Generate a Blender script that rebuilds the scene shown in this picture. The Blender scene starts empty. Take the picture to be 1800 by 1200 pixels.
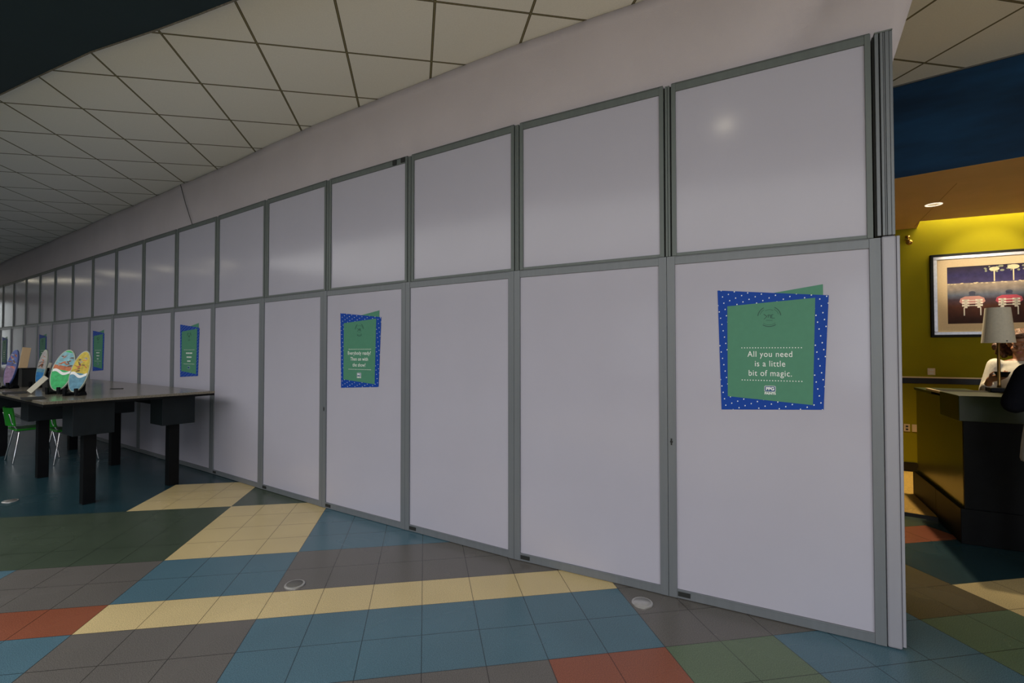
import bpy, bmesh, math, random
from mathutils import Vector, Matrix, noise
random.seed(7)
scene = bpy.context.scene
PI = math.pi
R = math.radians

# ------------------------------------------------------------------ camera
cd = bpy.data.cameras.new('camera'); cam = bpy.data.objects.new('camera', cd)
scene.collection.objects.link(cam); scene.camera = cam
cd.sensor_width = 36.0; cd.lens = 840.47 / 1800 * 36.0; cd.clip_start = 0.05; cd.clip_end = 200
cam.location = (0, 0, 1.5)
cam.rotation_euler = (PI/2 + 0.01985, 0.0005, 0)

# ------------------------------------------------------------------ world / exposure
scene.view_settings.view_transform = 'Standard'
scene.view_settings.look = 'None'
scene.view_settings.gamma = 1.0
scene.view_settings.use_curve_mapping = False
scene.view_settings.exposure = 0.0
w = bpy.data.worlds.new('world'); scene.world = w; w.use_nodes = True
w.node_tree.nodes['Background'].inputs[0].default_value = (0.55, 0.68, 0.9, 1)
w.node_tree.nodes['Background'].inputs[1].default_value = 0.25

# ------------------------------------------------------------------ large lights
def area(name, loc, aim, sx, sy, power, col, spread=180):
    l = bpy.data.lights.new(name, 'AREA'); l.shape = 'RECTANGLE'; l.size = sx; l.size_y = sy
    l.energy = power; l.color = col; l.spread = R(spread)
    o = bpy.data.objects.new(name, l); scene.collection.objects.link(o); o.location = loc
    o.rotation_euler = (Vector(aim) - Vector(loc)).to_track_quat('-Z', 'Y').to_euler()
    return o
DAY = (0.80, 0.88, 1.0)
# daylight standing in the five tall windows of the wall behind the camera
WINX = [-8.2, -4.6, -1.0, 2.6, 6.2]
for i, x in enumerate(WINX):
    area('window_daylight', (x, -6.86, 1.95), (x, 0, 3.0), 2.3, 2.5, [12, 20, 50, 80, 45][i], DAY)
# daylight in the far window at the end of the hall
area('end_window_daylight', (-21.75, 17.67, 2.15), (0, 10.0, 2.0), 1.8, 2.6, 45, (0.95, 1, 0.97))
# added broad overhead light, unseen under the bulkhead, lights floor and panels evenly
o = area('overhead_fill_light', (-4.6, -0.5, 3.68), (-4.6, -0.5, 0), 17.0, 4.6, 700, (0.99, 0.97, 0.95))
o.rotation_euler = (0, 0, R(-34))

# ------------------------------------------------------------------ materials
def new_mat(name):
    m = bpy.data.materials.new(name); m.use_nodes = True
    return m, m.node_tree, m.node_tree.nodes['Principled BSDF']
def pm(name, col, rough=0.5, metal=0.0, var=0.08, scale=8.0, bump=0.0, bscale=60.0, spec=0.5, emit=None, es=0.0, aniso=(1, 1, 1)):
    m, nt, b = new_mat(name); N = nt.nodes; L = nt.links
    tc = N.new('ShaderNodeTexCoord'); mp = N.new('ShaderNodeMapping'); mp.inputs['Scale'].default_value = aniso
    L.new(tc.outputs['Object'], mp.inputs[0])
    n = N.new('ShaderNodeTexNoise'); n.inputs['Scale'].default_value = scale; n.inputs['Detail'].default_value = 4
    L.new(mp.outputs[0], n.inputs[0])
    r = N.new('ShaderNodeValToRGB'); c = Vector(col[:3])
    r.color_ramp.elements[0].position = 0.3; r.color_ramp.elements[1].position = 0.7
    r.color_ramp.elements[0].color = (*(c*(1-var)), 1); r.color_ramp.elements[1].color = (*(c*(1+var)), 1)
    L.new(n.outputs['Fac'], r.inputs[0]); L.new(r.outputs[0], b.inputs['Base Color'])
    b.inputs['Roughness'].default_value = rough; b.inputs['Metallic'].default_value = metal
    b.inputs['Specular IOR Level'].default_value = spec
    if bump:
        n2 = N.new('ShaderNodeTexNoise'); n2.inputs['Scale'].default_value = bscale; L.new(mp.outputs[0], n2.inputs[0])
        bp = N.new('ShaderNodeBump'); bp.inputs['Strength'].default_value = bump; bp.inputs['Distance'].default_value = 0.01
        L.new(n2.outputs['Fac'], bp.inputs['Height']); L.new(bp.outputs[0], b.inputs['Normal'])
    if emit:
        b.inputs['Emission Color'].default_value = (*emit, 1); b.inputs['Emission Strength'].default_value = es
    return m

def grid_nodes(nt, O, A, B):
    """two outputs: distance (in metres) to the nearest joint of each family, for a skewed grid"""
    N = nt.nodes; L = nt.links
    det = A[0]*B[1]-A[1]*B[0]
    ia = (B[1]/det, -B[0]/det, 0); ib = (-A[1]/det, A[0]/det, 0)
    g = N.new('ShaderNodeNewGeometry'); s = N.new('ShaderNodeVectorMath'); s.operation = 'SUBTRACT'
    s.inputs[1].default_value = (O[0], O[1], 0); L.new(g.outputs['Position'], s.inputs[0])
    out = []
    for v, ln in ((ia, math.hypot(*A)), (ib, math.hypot(*B))):
        d = N.new('ShaderNodeVectorMath'); d.operation = 'DOT_PRODUCT'; d.inputs[1].default_value = v
        L.new(s.outputs[0], d.inputs[0])
        p = N.new('ShaderNodeMath'); p.operation = 'PINGPONG'; p.inputs[1].default_value = 0.5
        L.new(d.outputs['Value'], p.inputs[0])
        m = N.new('ShaderNodeMath'); m.operation = 'MULTIPLY'; m.inputs[1].default_value = ln
        L.new(p.outputs[0], m.inputs[0]); out.append(m.outputs[0])
    return out, s.outputs[0]

FO = (-2.3868, 2.8594); FU = (0.2999, 0.0493); FV = (-0.0547, 0.2992)     # floor tile grid
CO = (-0.5087, 3.117); CA = (0.637, 0.1131); CB = (-0.133, 0.6539)         # ceiling grid

def tile_mat(name, col):
    m, nt, b = new_mat(name); N = nt.nodes; L = nt.links
    (da, db), P = grid_nodes(nt, FO, FU, FV)
    mn = N.new('ShaderNodeMath'); mn.operation = 'MINIMUM'; L.new(da, mn.inputs[0]); L.new(db, mn.inputs[1])
    lt = N.new('ShaderNodeMath'); lt.operation = 'LESS_THAN'; lt.inputs[1].default_value = 0.0022; L.new(mn.outputs[0], lt.inputs[0])
    n = N.new('ShaderNodeTexNoise'); n.inputs['Scale'].default_value = 260; n.inputs['Detail'].default_value = 3; L.new(P, n.inputs[0])
    r = N.new('ShaderNodeValToRGB'); c = Vector(col)
    r.color_ramp.elements[0].position = 0.36; r.color_ramp.elements[0].color = (*(c*0.62), 1)
    r.color_ramp.elements[1].position = 0.62; r.color_ramp.elements[1].color = (*(c*1.18), 1)
    L.new(n.outputs['Fac'], r.inputs[0])
    n3 = N.new('ShaderNodeTexNoise'); n3.inputs['Scale'].default_value = 1.7; L.new(P, n3.inputs[0])
    r3 = N.new('ShaderNodeMapRange'); r3.inputs[3].default_value = 0.82; r3.inputs[4].default_value = 1.15; L.new(n3.outputs['Fac'], r3.inputs[0])
    mul = N.new('ShaderNodeVectorMath'); mul.operation = 'SCALE'; L.new(r.outputs[0], mul.inputs[0]); L.new(r3.outputs[0], mul.inputs['Scale'])
    mx = N.new('ShaderNodeMix'); mx.data_type = 'RGBA'; L.new(lt.outputs[0], mx.inputs[0]); L.new(mul.outputs[0], mx.inputs[6])
    mx.inputs[7].default_value = (*(c*0.28), 1); L.new(mx.outputs[2], b.inputs['Base Color'])
    rr = N.new('ShaderNodeMapRange'); rr.inputs[3].default_value = 0.17; rr.inputs[4].default_value = 0.34
    L.new(n3.outputs['Fac'], rr.inputs[0]); L.new(rr.outputs[0], b.inputs['Roughness'])
    bp = N.new('ShaderNodeBump'); bp.inputs['Strength'].default_value = 0.12; bp.inputs['Distance'].default_value = 0.004
    L.new(n.outputs['Fac'], bp.inputs['Height']); L.new(bp.outputs[0], b.inputs['Normal'])
    b.inputs['Specular IOR Level'].default_value = 0.42
    return m
T = dict(
    yellow=tile_mat('tile_yellow', (0.66, 0.52, 0.26)),
    blue=tile_mat('tile_blue', (0.082, 0.165, 0.215)),
    red=tile_mat('tile_red', (0.27, 0.085, 0.045)),
    grey=tile_mat('tile_grey', (0.135, 0.125, 0.115)),
    green=tile_mat('tile_green', (0.12, 0.17, 0.10)),
    moss=tile_mat('tile_moss', (0.062, 0.085, 0.058)),
    teal=tile_mat('tile_teal', (0.018, 0.052, 0.066)),
    olive=tile_mat('tile_olive', (0.13, 0.10, 0.05)),
)

def ceiling_mat():
    m, nt, b = new_mat('ceiling_tiles'); N = nt.nodes; L = nt.links
    (da, db), P = grid_nodes(nt, CO, CA, CB)
    mn = N.new('ShaderNodeMath'); mn.operation = 'MINIMUM'; L.new(da, mn.inputs[0]); L.new(db, mn.inputs[1])
    r = N.new('ShaderNodeValToRGB'); r.color_ramp.interpolation = 'CONSTANT'
    e = r.color_ramp.elements
    e[0].position = 0; e[0].color = (0.22, 0.19, 0.11, 1)
    e[1].position = 0.0042/0.05; e[1].color = (0.06, 0.05, 0.02, 1)
    k = e.new(0.0092/0.05); k.color = (0.83, 0.815, 0.785, 1)
    sc = N.new('ShaderNodeMath'); sc.operation = 'MULTIPLY'; sc.inputs[1].default_value = 20; L.new(mn.outputs[0], sc.inputs[0])
    L.new(sc.outputs[0], r.inputs[0])
    n = N.new('ShaderNodeTexNoise'); n.inputs['Scale'].default_value = 120; L.new(P, n.inputs[0])
    mr = N.new('ShaderNodeMapRange'); mr.inputs[3].default_value = 0.93; mr.inputs[4].default_value = 1.07; L.new(n.outputs['Fac'], mr.inputs[0])
    mul = N.new('ShaderNodeVectorMath'); mul.operation = 'SCALE'; L.new(r.outputs[0], mul.inputs[0]); L.new(mr.outputs[0], mul.inputs['Scale'])
    L.new(mul.outputs[0], b.inputs['Base Color']); b.inputs['Roughness'].default_value = 0.9
    bp = N.new('ShaderNodeBump'); bp.inputs['Strength'].default_value = 0.1; bp.inputs['Distance'].default_value = 0.003
    L.new(n.outputs['Fac'], bp.inputs['Height']); L.new(bp.outputs[0], b.inputs['Normal'])
    return m

M = dict(
    panel=pm('barrier_sheet_white', (0.42, 0.41, 0.48), 0.15, var=0.015, scale=2.5, bump=0.012, bscale=3.0, spec=0.22),
    alu=pm('brushed_aluminium', (0.155, 0.17, 0.185), 0.45, 0.15, var=0.05, scale=30, bump=0.05, bscale=200, aniso=(1, 1, .05)),
    alu_up=pm('dull_aluminium', (0.115, 0.135, 0.13), 0.5, 0.15, var=0.06, scale=30, bump=0.05, bscale=200, aniso=(1, 1, .05)),
    post=pm('pale_aluminium', (0.29, 0.29, 0.33), 0.42, 0.1, var=0.03, scale=20, aniso=(1, 1, .05)),
    dark=pm('dark_gap', (0.012, 0.014, 0.013), 0.7),
    fabric=pm('white_sheeting', (0.49, 0.445, 0.47), 0.8, var=0.03, scale=3, bump=0.15, bscale=180),
    black=pm('black_laminate', (0.0035, 0.004, 0.005), 0.5, var=0.2, scale=12, spec=.12),
    blackm=pm('black_mat', (0.005, 0.006, 0.006), 0.6, var=0.2, scale=40),
    box=pm('charcoal_laminate', (0.008, 0.012, 0.015), 0.45, var=0.15, scale=10, spec=.2),
    top=pm('speckled_counter', (0.17, 0.15, 0.115), 0.2, var=0.35, scale=90, spec=0.6),
    chrome=pm('chrome', (0.7, 0.7, 0.72), 0.15, 1.0, var=0.02),
    green_chair=pm('green_plastic', (0.008, 0.17, 0.008), 0.4, var=0.08),
    blue_wall=pm('blue_paint', (0.004, 0.030, 0.078), 0.65, spec=.2, var=0.4, scale=1.6, aniso=(1, 1, 4)),
    blue_dark=pm('deep_blue_paint', (0.006, 0.022, 0.032), 0.7, var=0.1, scale=2),
    tan=pm('tan_ceiling_paint', (0.68, 0.44, 0.21), 0.7, var=0.05, scale=3),
    yellow_wall=pm('olive_yellow_paint', (0.235, 0.20, 0.004), 0.8, spec=.12, var=0.05, scale=2.5, bump=0.06, bscale=150),
    hall=pm('hall_wall_paint', (0.35, 0.27, 0.19), 0.6, var=0.08, scale=1.5),
    hall_dark=pm('hall_dark_paint', (0.10, 0.10, 0.09), 0.6, var=0.1, scale=1.5),
    carpet=pm('ochre_carpet', (0.42, 0.25, 0.05), 0.95, var=0.2, scale=60, bump=0.3, bscale=300),
    rail=pm('dark_wood', (0.006, 0.005, 0.004), 0.4, var=0.3, scale=20, spec=.3),
    plate=pm('beige_plastic', (0.58, 0.44, 0.27), 0.4, var=0.03),
    brass=pm('aged_brass', (0.35, 0.2, 0.06), 0.3, 0.9, var=0.2),
    shade=pm('cream_lampshade', (0.62, 0.56, 0.44), 0.8, var=0.05, scale=60, bump=0.2, bscale=250),
    white=pm('white_ink', (0.85, 0.86, 0.84), 0.5, var=0.01),
    p_green=pm('poster_green', (0.058, 0.225, 0.135), 0.6, var=0.03, scale=30),
    p_green2=pm('poster_dark_green', (0.018, 0.085, 0.06), 0.6, var=0.03),
    p_navy=pm('badge_blue', (0.01, 0.08, 0.20), 0.45, var=0.03),
    lid=pm('worn_grey_lid', (0.13, 0.125, 0.115), 0.4, spec=.3), disc=pm('brushed_steel_cover', (0.55, 0.54, 0.52), 0.35, 0.7, var=0.06, scale=60),
    glass_bright=pm('window_bright_sky', (0.8, 0.9, 1.0), 0.3, emit=(0.9, 0.97, 1.0), es=1.6),
    glass=pm('window_sky_glow', (0.8, 0.9, 1.0), 0.3, emit=(0.85, 0.93, 1.0), es=0.35),
    lampglow=pm('lamp_diffuser', (0.9, 0.88, 0.8), 0.4, emit=(1.0, 0.9, 0.68), es=34.0),
    joint=pm('ceiling_joint', (0.42, 0.24, 0.09), 0.8), ringlit=pm('lit_reflector_ring', (0.9, 0.88, 0.8), 0.4, emit=(1.0, 0.9, 0.75), es=1.0), dim=pm('dim_diffuser', (0.7, 0.6, 0.4), 0.4, emit=(1.0, 0.8, 0.5), es=0.5), coveglow=pm('cove_diffuser', (0.9, 0.88, 0.8), 0.4, emit=(1.0, 0.93, 0.55), es=9.0),
    skin=pm('brown_skin', (0.26, 0.11, 0.052), 0.45, var=0.08, scale=12),
    hair=pm('auburn_hair', (0.085, 0.03, 0.010), 0.55, var=0.5, scale=45, bump=0.8, bscale=70),
    hair_dark=pm('dark_hair', (0.015, 0.01, 0.008), 0.5, var=0.4, scale=60, bump=0.6, bscale=90),
    tee=pm('off_white_cotton', (0.50, 0.46, 0.38), 0.85, var=0.05, scale=10, bump=0.25, bscale=60),
    coat=pm('black_cotton', (0.004, 0.0045, 0.008), 0.9, var=0.2, spec=.1, scale=10, bump=0.25, bscale=40),
    greyc=pm('grey_jersey', (0.40, 0.38, 0.35), 0.9, var=0.08, scale=70),
    eye=pm('eye_white', (0.75, 0.72, 0.68), 0.2), iris=pm('eye_brown', (0.03, 0.015, 0.008), 0.2),
    lip=pm('lips', (0.30, 0.09, 0.07), 0.4),
    mat_board=pm('beige_mat_board', (0.62, 0.47, 0.29), 0.7, var=0.04, scale=60),
    silver=pm('silver_leaf_wood', (0.42, 0.42, 0.46), 0.35, 0.5, var=0.12, scale=40),
    tape=pm('pale_strip', (0.55, 0.52, 0.42), 0.5),
)
M['ceiling'] = ceiling_mat()

def dotted_blue():
    m, nt, b = new_mat('poster_blue_dotted'); N = nt.nodes; L = nt.links
    tc = N.new('ShaderNodeTexCoord')
    outs = []
    for v in ((1/0.034, 0, 0.18/0.034), (-0.42/0.040, 0, 1/0.040)):
        d = N.new('ShaderNodeVectorMath'); d.operation = 'DOT_PRODUCT'; d.inputs[1].default_value = v
        L.new(tc.outputs['Object'], d.inputs[0])
        f = N.new('ShaderNodeMath'); f.operation = 'FRACT'; L.new(d.outputs['Value'], f.inputs[0])
        s = N.new('ShaderNodeMath'); s.operation = 'SUBTRACT'; s.inputs[1].default_value = 0.5; L.new(f.outputs[0], s.inputs[0])
        p = N.new('ShaderNodeMath'); p.operation = 'POWER'; p.inputs[1].default_value = 2; L.new(s.outputs[0], p.inputs[0]); outs.append(p.outputs[0])
    a = N.new('ShaderNodeMath'); L.new(outs[0], a.inputs[0]); L.new(outs[1], a.inputs[1])
    lt = N.new('ShaderNodeMath'); lt.operation = 'LESS_THAN'; lt.inputs[1].default_value = 0.0085; L.new(a.outputs[0], lt.inputs[0])
    mx = N.new('ShaderNodeMix'); mx.data_type = 'RGBA'; L.new(lt.outputs[0], mx.inputs[0])
    mx.inputs[6].default_value = (0.0, 0.048, 0.33, 1); mx.inputs[7].default_value = (0.8, 0.85, 0.85, 1)
    L.new(mx.outputs[2], b.inputs['Base Color']); b.inputs['Roughness'].default_value = 0.6
    b.inputs['Specular IOR Level'].default_value = 0.25
    return m
M['p_blue'] = dotted_blue()

# ------------------------------------------------------------------ mesh helpers
def tag(o, label=None, cat=None, group=None, kind=None):
    if label: o['label'] = label
    if cat: o['category'] = cat
    if group: o['group'] = group
    if kind: o['kind'] = kind
    return o
def empty(name, loc, rz=0, **k):
    o = bpy.data.objects.new(name, None); scene.collection.objects.link(o); o.empty_display_size = 0.1
    o.location = loc; o.rotation_euler = (0, 0, rz); return tag(o, **k)
def link(name, bm, mats, parent=None, smooth=False, bevel=0.0):
    bmesh.ops.recalc_face_normals(bm, faces=bm.faces[:])
    me = bpy.data.meshes.new(name); bm.to_mesh(me); bm.free()
    for m in (mats if isinstance(mats, (list, tuple)) else [mats]): me.materials.append(m)
    if smooth:
        for p in me.polygons: p.use_smooth = True
    o = bpy.data.objects.new(name, me); scene.collection.objects.link(o)
    if parent: o.parent = parent
    if bevel:
        md = o.modifiers.new('bevel', 'BEVEL'); md.width = bevel; md.segments = 2; md.limit_method = 'ANGLE'
    return o
def box(bm, x0, x1, y0, y1, z0, z1, mi=0):
    v = [bm.verts.new((x, y, z)) for z in (z0, z1) for y in (y0, y1) for x in (x0, x1)]
    for f in ((0, 2, 3, 1), (4, 5, 7, 6), (0, 1, 5, 4), (2, 6, 7, 3), (0, 4, 6, 2), (1, 3, 7, 5)):
        bm.faces.new([v[i] for i in f]).material_index = mi
def boxo(name, b, mat, parent=None, bevel=0.0, **k):
    bm = bmesh.new(); box(bm, *b); return tag(link(name, bm, mat, parent, bevel=bevel), **k)
def prism(bm, pts, z0, z1, axis='z'):
    """polygon pts extruded between z0 and z1 along the axis"""
    def P(p, h): return (p[0], p[1], h) if axis == 'z' else (p[0], h, p[1])
    a = [bm.verts.new(P(p, z0)) for p in pts]; b = [bm.verts.new(P(p, z1)) for p in pts]
    n = len(pts); bm.faces.new(a); bm.faces.new(b[::-1])
    for i in range(n): bm.faces.new((a[i], b[i], b[(i+1) % n], a[(i+1) % n]))
def lathe(bm, prof, seg=24, c=(0, 0), cap=True):
    rings = []
    for r, z in prof:
        rings.append([bm.verts.new((c[0]+r*math.cos(2*PI*i/seg), c[1]+r*math.sin(2*PI*i/seg), z)) for i in range(seg)])
    for a, b in zip(rings, rings[1:]):
        for i in range(seg): bm.faces.new((a[i], a[(i+1) % seg], b[(i+1) % seg], b[i]))
    if cap: bm.faces.new(rings[0]); bm.faces.new(rings[-1][::-1])
def capsule(bm, a, b, ra, rb, seg=12, sq=1.0, up=None):
    """tapered round-ended limb from a to b"""
    a = Vector(a); b = Vector(b); d = b-a; L = d.length or 1e-6
    q = d.to_track_quat('Z', 'Y').to_matrix()
    prof = [(ra*math.cos(t), -ra*math.sin(t)) for t in (PI/2*.98, PI/3, PI/6, 0)] + [(rb*math.cos(t), L+rb*math.sin(t)) for t in (0, PI/6, PI/3, PI/2*.98)]
    rings = [[bm.verts.new(a + q @ Vector((r*math.cos(2*PI*i/seg)*sq, r*math.sin(2*PI*i/seg), z))) for i in range(seg)] for r, z in prof]
    for p, s in zip(rings, rings[1:]):
        for i in range(seg): bm.faces.new((p[i], p[(i+1) % seg], s[(i+1) % seg], s[i]))
    bm.faces.new(rings[0]); bm.faces.new(rings[-1][::-1])
def ball(bm, c, r, rot=(0, 0, 0), seg=20):
    from mathutils import Euler
    mt = Matrix.Translation(c) @ Euler(rot).to_matrix().to_4x4() @ Matrix.Diagonal((r[0], r[1], r[2], 1))
    bmesh.ops.create_uvsphere(bm, u_segments=seg, v_segments=seg*2//3, radius=1, matrix=mt)
def tube(bm, pts, r, seg=8):
    for p, q in zip(pts, pts[1:]): capsule(bm, p, q, r, r, seg)
def text_mesh(name, s, size, mat, parent, loc, rx=PI/2, align='CENTER', extrude=0.0004, weight=0.0, sx=1.0, sy=1.0, space=1.0):
    c = bpy.data.curves.new(name, 'FONT'); c.body = s; c.size = size; c.align_x = align; c.align_y = 'CENTER'
    c.extrude = extrude; c.offset = weight; c.space_character = space
    t = bpy.data.objects.new('tmp_text', c); scene.collection.objects.link(t)
    bpy.context.view_layer.update()
    me = bpy.data.meshes.new_from_object(t.evaluated_get(bpy.context.evaluated_depsgraph_get()))
    bpy.data.objects.remove(t); bpy.data.curves.remove(c)
    me.name = name; me.materials.clear(); me.materials.append(mat)
    me.transform(Matrix.Rotation(rx, 4, 'X') @ Matrix.Diagonal((sx, sy, 1, 1)))
    o = bpy.data.objects.new(name, me); scene.collection.objects.link(o); o.parent = parent; o.location = loc
    return o

# ------------------------------------------------------------------ the setting
HC = 3.81
def tile_colour(u, v):
    if u < 0:
        if v >= 6: return 'yellow' if (u >= -3 and v < 9) else 'teal'  # teal here is blue tile darkened for the shade of the tables
        if v >= 2: return 'moss' if u >= -9 else 'teal'
        if v >= 0: return 'blue' if u <= -4 else 'grey'
        if v == -1: return 'red' if u > -7 else 'grey'
        return 'blue' if u > -6 else 'green'
    if u < 3:
        if v >= 9: return 'grey'
        if v >= 6: return 'moss'
        if v >= 2: return 'yellow'
        if v >= 0: return 'blue'
        if v == -1: return 'yellow'
        return 'grey' if v > -7 else 'green'
    if u < 10:
        if v >= 2: return 'blue'
        if v >= 0: return 'grey'
        if v == -1: return 'yellow'
        if v >= -3: return 'blue'
        return 'grey' if u < 8 else 'red'
    if u < 12: return 'grey' if v >= -3 else 'green'
    if u < 15: return 'grey' if v >= -3 and u < 13 else 'blue'
    if v <= -3 and u >= 17: return 'yellow'
    if v == 0 and 17 <= u < 20: return 'red'
    if v >= 1: return 'moss'
    if u < 17: return 'olive' if v >= -3 else 'green'
    return 'teal'
bm = bmesh.new(); tk = list(T)
vc = {}
def fv(u, v):
    if (u, v) not in vc: vc[(u, v)] = bm.verts.new((FO[0]+u*FU[0]+v*FV[0], FO[1]+u*FU[1]+v*FV[1], 0))
    return vc[(u, v)]
US = list(range(-14, 34)); VS = list(range(-8, 24))
for u in US:
    for v in VS:
        f = bm.faces.new((fv(u, v), fv(u+1, v), fv(u+1, v+1), fv(u, v+1))); f.material_index = tk.index(tile_colour(u, v))
# the plain outer floor, joined edge to edge with the coloured field
u0, u1, v0, v1 = US[0], US[-1]+1, VS[0], VS[-1]+1
ou0, ou1, ov0, ov1 = -72, 48, -36, 74
for (a, b, c_, d, t) in ((ou0, u0, ov0, ov1, 'teal'), (u1, ou1, ov0, ov1, 'teal'), (u0, u1, ov0, v0, 'yellow'), (u0, u1, v1, ov1, 'teal')):  # unseen strip behind the camera made yellow to bounce light onto the ceiling
    q = [bm.verts.new((FO[0]+uu*FU[0]+vv*FV[0], FO[1]+uu*FU[1]+vv*FV[1], 0)) for uu, vv in ((a, c_), (b, c_), (b, d), (a, d))]
    bm.faces.new(q).material_index = tk.index(t)
fl = link('floor', bm, [T[k] for k in tk]); tag(fl, kind='structure')

X0, X1, Y0, Y1 = -22.0, 10.0, -7.0, 20.0
# ceiling: hall ceiling stops at the blue fascia of the lounge
FA = Vector((3.345, 4.137)); FD = Vector((0.793, -0.609)); FN = Vector((0.609, 0.793))
fL = FA - FD*3.2; fR = FA + FD*8.2
bm = bmesh.new()
pts = [(X0, Y0), (X1, Y0), (X1, fR.y-2), (fR.x, fR.y), (fL.x, fL.y), (fL.x, Y1), (X0, Y1)]
prism(bm, pts, HC, HC+0.12)
tag(link('ceiling', bm, M['ceiling']), kind='structure')
# walls
bm = bmesh.new()
box(bm, X0-.2, X0, Y0, 16.25, 0, HC); box(bm, X0-.2, X0, 18.6, Y1, 0, HC); box(bm, X0-.2, X0, 16.25, 18.6, 0, .8); box(bm, X0-.2, X0, 16.25, 18.6, 3.5, HC)
tag(link('wall_left', bm, M['hall']), kind='structure')
bm = bmesh.new(); box(bm, X0-.12, X0-.10, 16.25, 18.6, .8, 3.5, 0)
for y in (16.25, 17.4, 18.54): box(bm, X0-.1, X0-.03, y, y+.06, .8, 3.5, 1)
for z in (.8, 2.35, 3.44): box(bm, X0-.1, X0-.04, 16.25, 18.6, z, z+.06, 1)
tag(link('window_6', bm, [M['glass_bright'], M['hall_dark']]), kind='structure')
boxo('wall_front', (X0, X1, Y1, Y1+.2, 0, HC), M['hall_dark'], kind='structure')
boxo('wall_right', (X1, X1+.2, Y0, Y1, 0, HC), M['hall'], kind='structure')
bm = bmesh.new()
xs = [X0]
for x in WINX:
    box(bm, xs[-1], x-1.15, Y0-.2, Y0, 0, HC); box(bm, x-1.15, x+1.15, Y0-.2, Y0, 0, .7); box(bm, x-1.15, x+1.15, Y0-.2, Y0, 3.2, HC); xs.append(x+1.15)
box(bm, xs[-1], X1, Y0-.2, Y0, 0, HC)
tag(link('wall_back', bm, M['hall']), kind='structure')
for i, x in enumerate(WINX):
    bm = bmesh.new(); box(bm, x-1.15, x+1.15, Y0-.12, Y0-.10, .7, 3.2, 0)
    for a in (-1.15, -.03, 1.09): box(bm, x+a, x+a+.06, Y0-.1, Y0-.04, .7, 3.2, 1)
    for z in (.7, 1.92, 3.14): box(bm, x-1.15, x+1.15, Y0-.1, Y0-.05, z, z+.06, 1)
    tag(link('window_%d' % (i+1), bm, [M['glass'], M['hall_dark']]), kind='structure')

# blue bulkhead that hangs below the ceiling, upper left, with its curved edge
edge = [(-7.6, 5.6), (-6.1, 4.72), (-4.55, 3.94), (-3.98, 3.68), (-3.48, 3.45), (-2.82, 3.155), (-2.19, 2.925), (-1.87, 2.80), (-1.6, 2.69), (-1.2, 2.53), (-0.2, 2.25), (1.2, 1.75), (2.6, 0.9), (3.6, -0.6)]
edge = [(x*1.11, y*1.11) for x, y in edge]
bm = bmesh.new(); prism(bm, edge + [(4.2, -3.6), (-10.6, -3.6), (-10.6, 6.2)], 3.72, HC)
tag(link('ceiling_bulkhead', bm, M['blue_dark']), kind='structure')
bm = bmesh.new()
for (a, b) in zip(edge, edge[1:]):
    d = Vector((b[0]-a[0], b[1]-a[1])).normalized(); n = Vector((-d.y, d.x))*0.012
    if n.y < 0: n = -n
    q = [(a[0], a[1]), (b[0], b[1]), (b[0]+n.x, b[1]+n.y), (a[0]+n.x, a[1]+n.y)]
    prism(bm, q, 3.717, 3.745)
tag(link('trim_1', bm, M['top']), kind='structure')

# lounge: blue fascia, tan lowered ceiling with a lit cove, olive yellow wall
HS = 3.0
bm = bmesh.new()
a, b = fL, fR; n = FN*0.10
prism(bm, [(a.x, a.y), (b.x, b.y), (b.x+n.x, b.y+n.y), (a.x+n.x, a.y+n.y)], HS+.001, HC+.12)
tag(link('wall_fascia', bm, M['blue_wall']), kind='structure')
bm = bmesh.new(); n2 = FN*0.102
prism(bm, [(a.x-FN.x*.012, a.y-FN.y*.012), (b.x-FN.x*.012, b.y-FN.y*.012), (b.x, b.y), (a.x, a.y)], HC-.012, HC-.001)
tag(link('trim_2', bm, M['hall_dark']), kind='structure')
WP = Vector((4.85, 5.878)); WD = Vector((0.883, -0.466)).normalized(); WN = Vector((-WD.y, WD.x))
def wl(t, o=0.0): p = WP + WD*t + WN*o; return (p.x, p.y)
ce = Vector((4.731, 5.516)); cdir = Vector((0.915, -0.402)); ceR = ce + cdir*4.2
s0 = FA - FD*3.2 + FN*.003; s1 = FA + FD*8.2 + FN*.003
soff = [(s0.x, s0.y), (s1.x, s1.y), (s1.x+.9, s1.y+1.4), (ceR.x, ceR.y), (ce.x, ce.y), wl(0.118), wl(-3.2)]
bm = bmesh.new(); prism(bm, soff, HS, HS+0.05)
tag(link('ceiling_lounge', bm, M['tan']), kind='structure')
bm = bmesh.new()          # cove lid
prism(bm, [(ce.x-.1, ce.y-.15), (ceR.x, ceR.y-.3), wl(4.6), wl(-.3)], 3.42, 3.47)
tag(link('ceiling_cove', bm, M['tan']), kind='structure')
bm = bmesh.new()          # a fine joint in the lounge ceiling
jp = Vector((4.55, 4.35)); jd = Vector((-0.05, 1)).normalized()
prism(bm, [(3.98, 4.25), (3.986, 4.25), (4.86, 5.74), (4.854, 5.74)], HS-.0015, HS)
tag(link('trim_3', bm, M['joint']), kind='structure')
bm = bmesh.new(); prism(bm, [wl(-3.4), wl(5.2), wl(5.2, .15), wl(-3.4, .15)], 0, 3.6)
tag(link('wall_lounge', bm, M['yellow_wall']), kind='structure')
bm = bmesh.new(); q = Vector(wl(5.2)); 
prism(bm, [(q.x, q.y), (q.x+.15, q.y+.08), (q.x-1.4, q.y-3.0), (q.x-1.55, q.y-2.92)], 0, 3.0)
tag(link('wall_lounge_side', bm, M['yellow_wall']), kind='structure')
bm = bmesh.new()
prism(bm, [wl(-3.4, -.035), wl(5.2, -.035), wl(5.2), wl(-3.4)], 1.105, 1.172)
tag(link('trim_4', bm, M['rail']), kind='structure')
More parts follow.
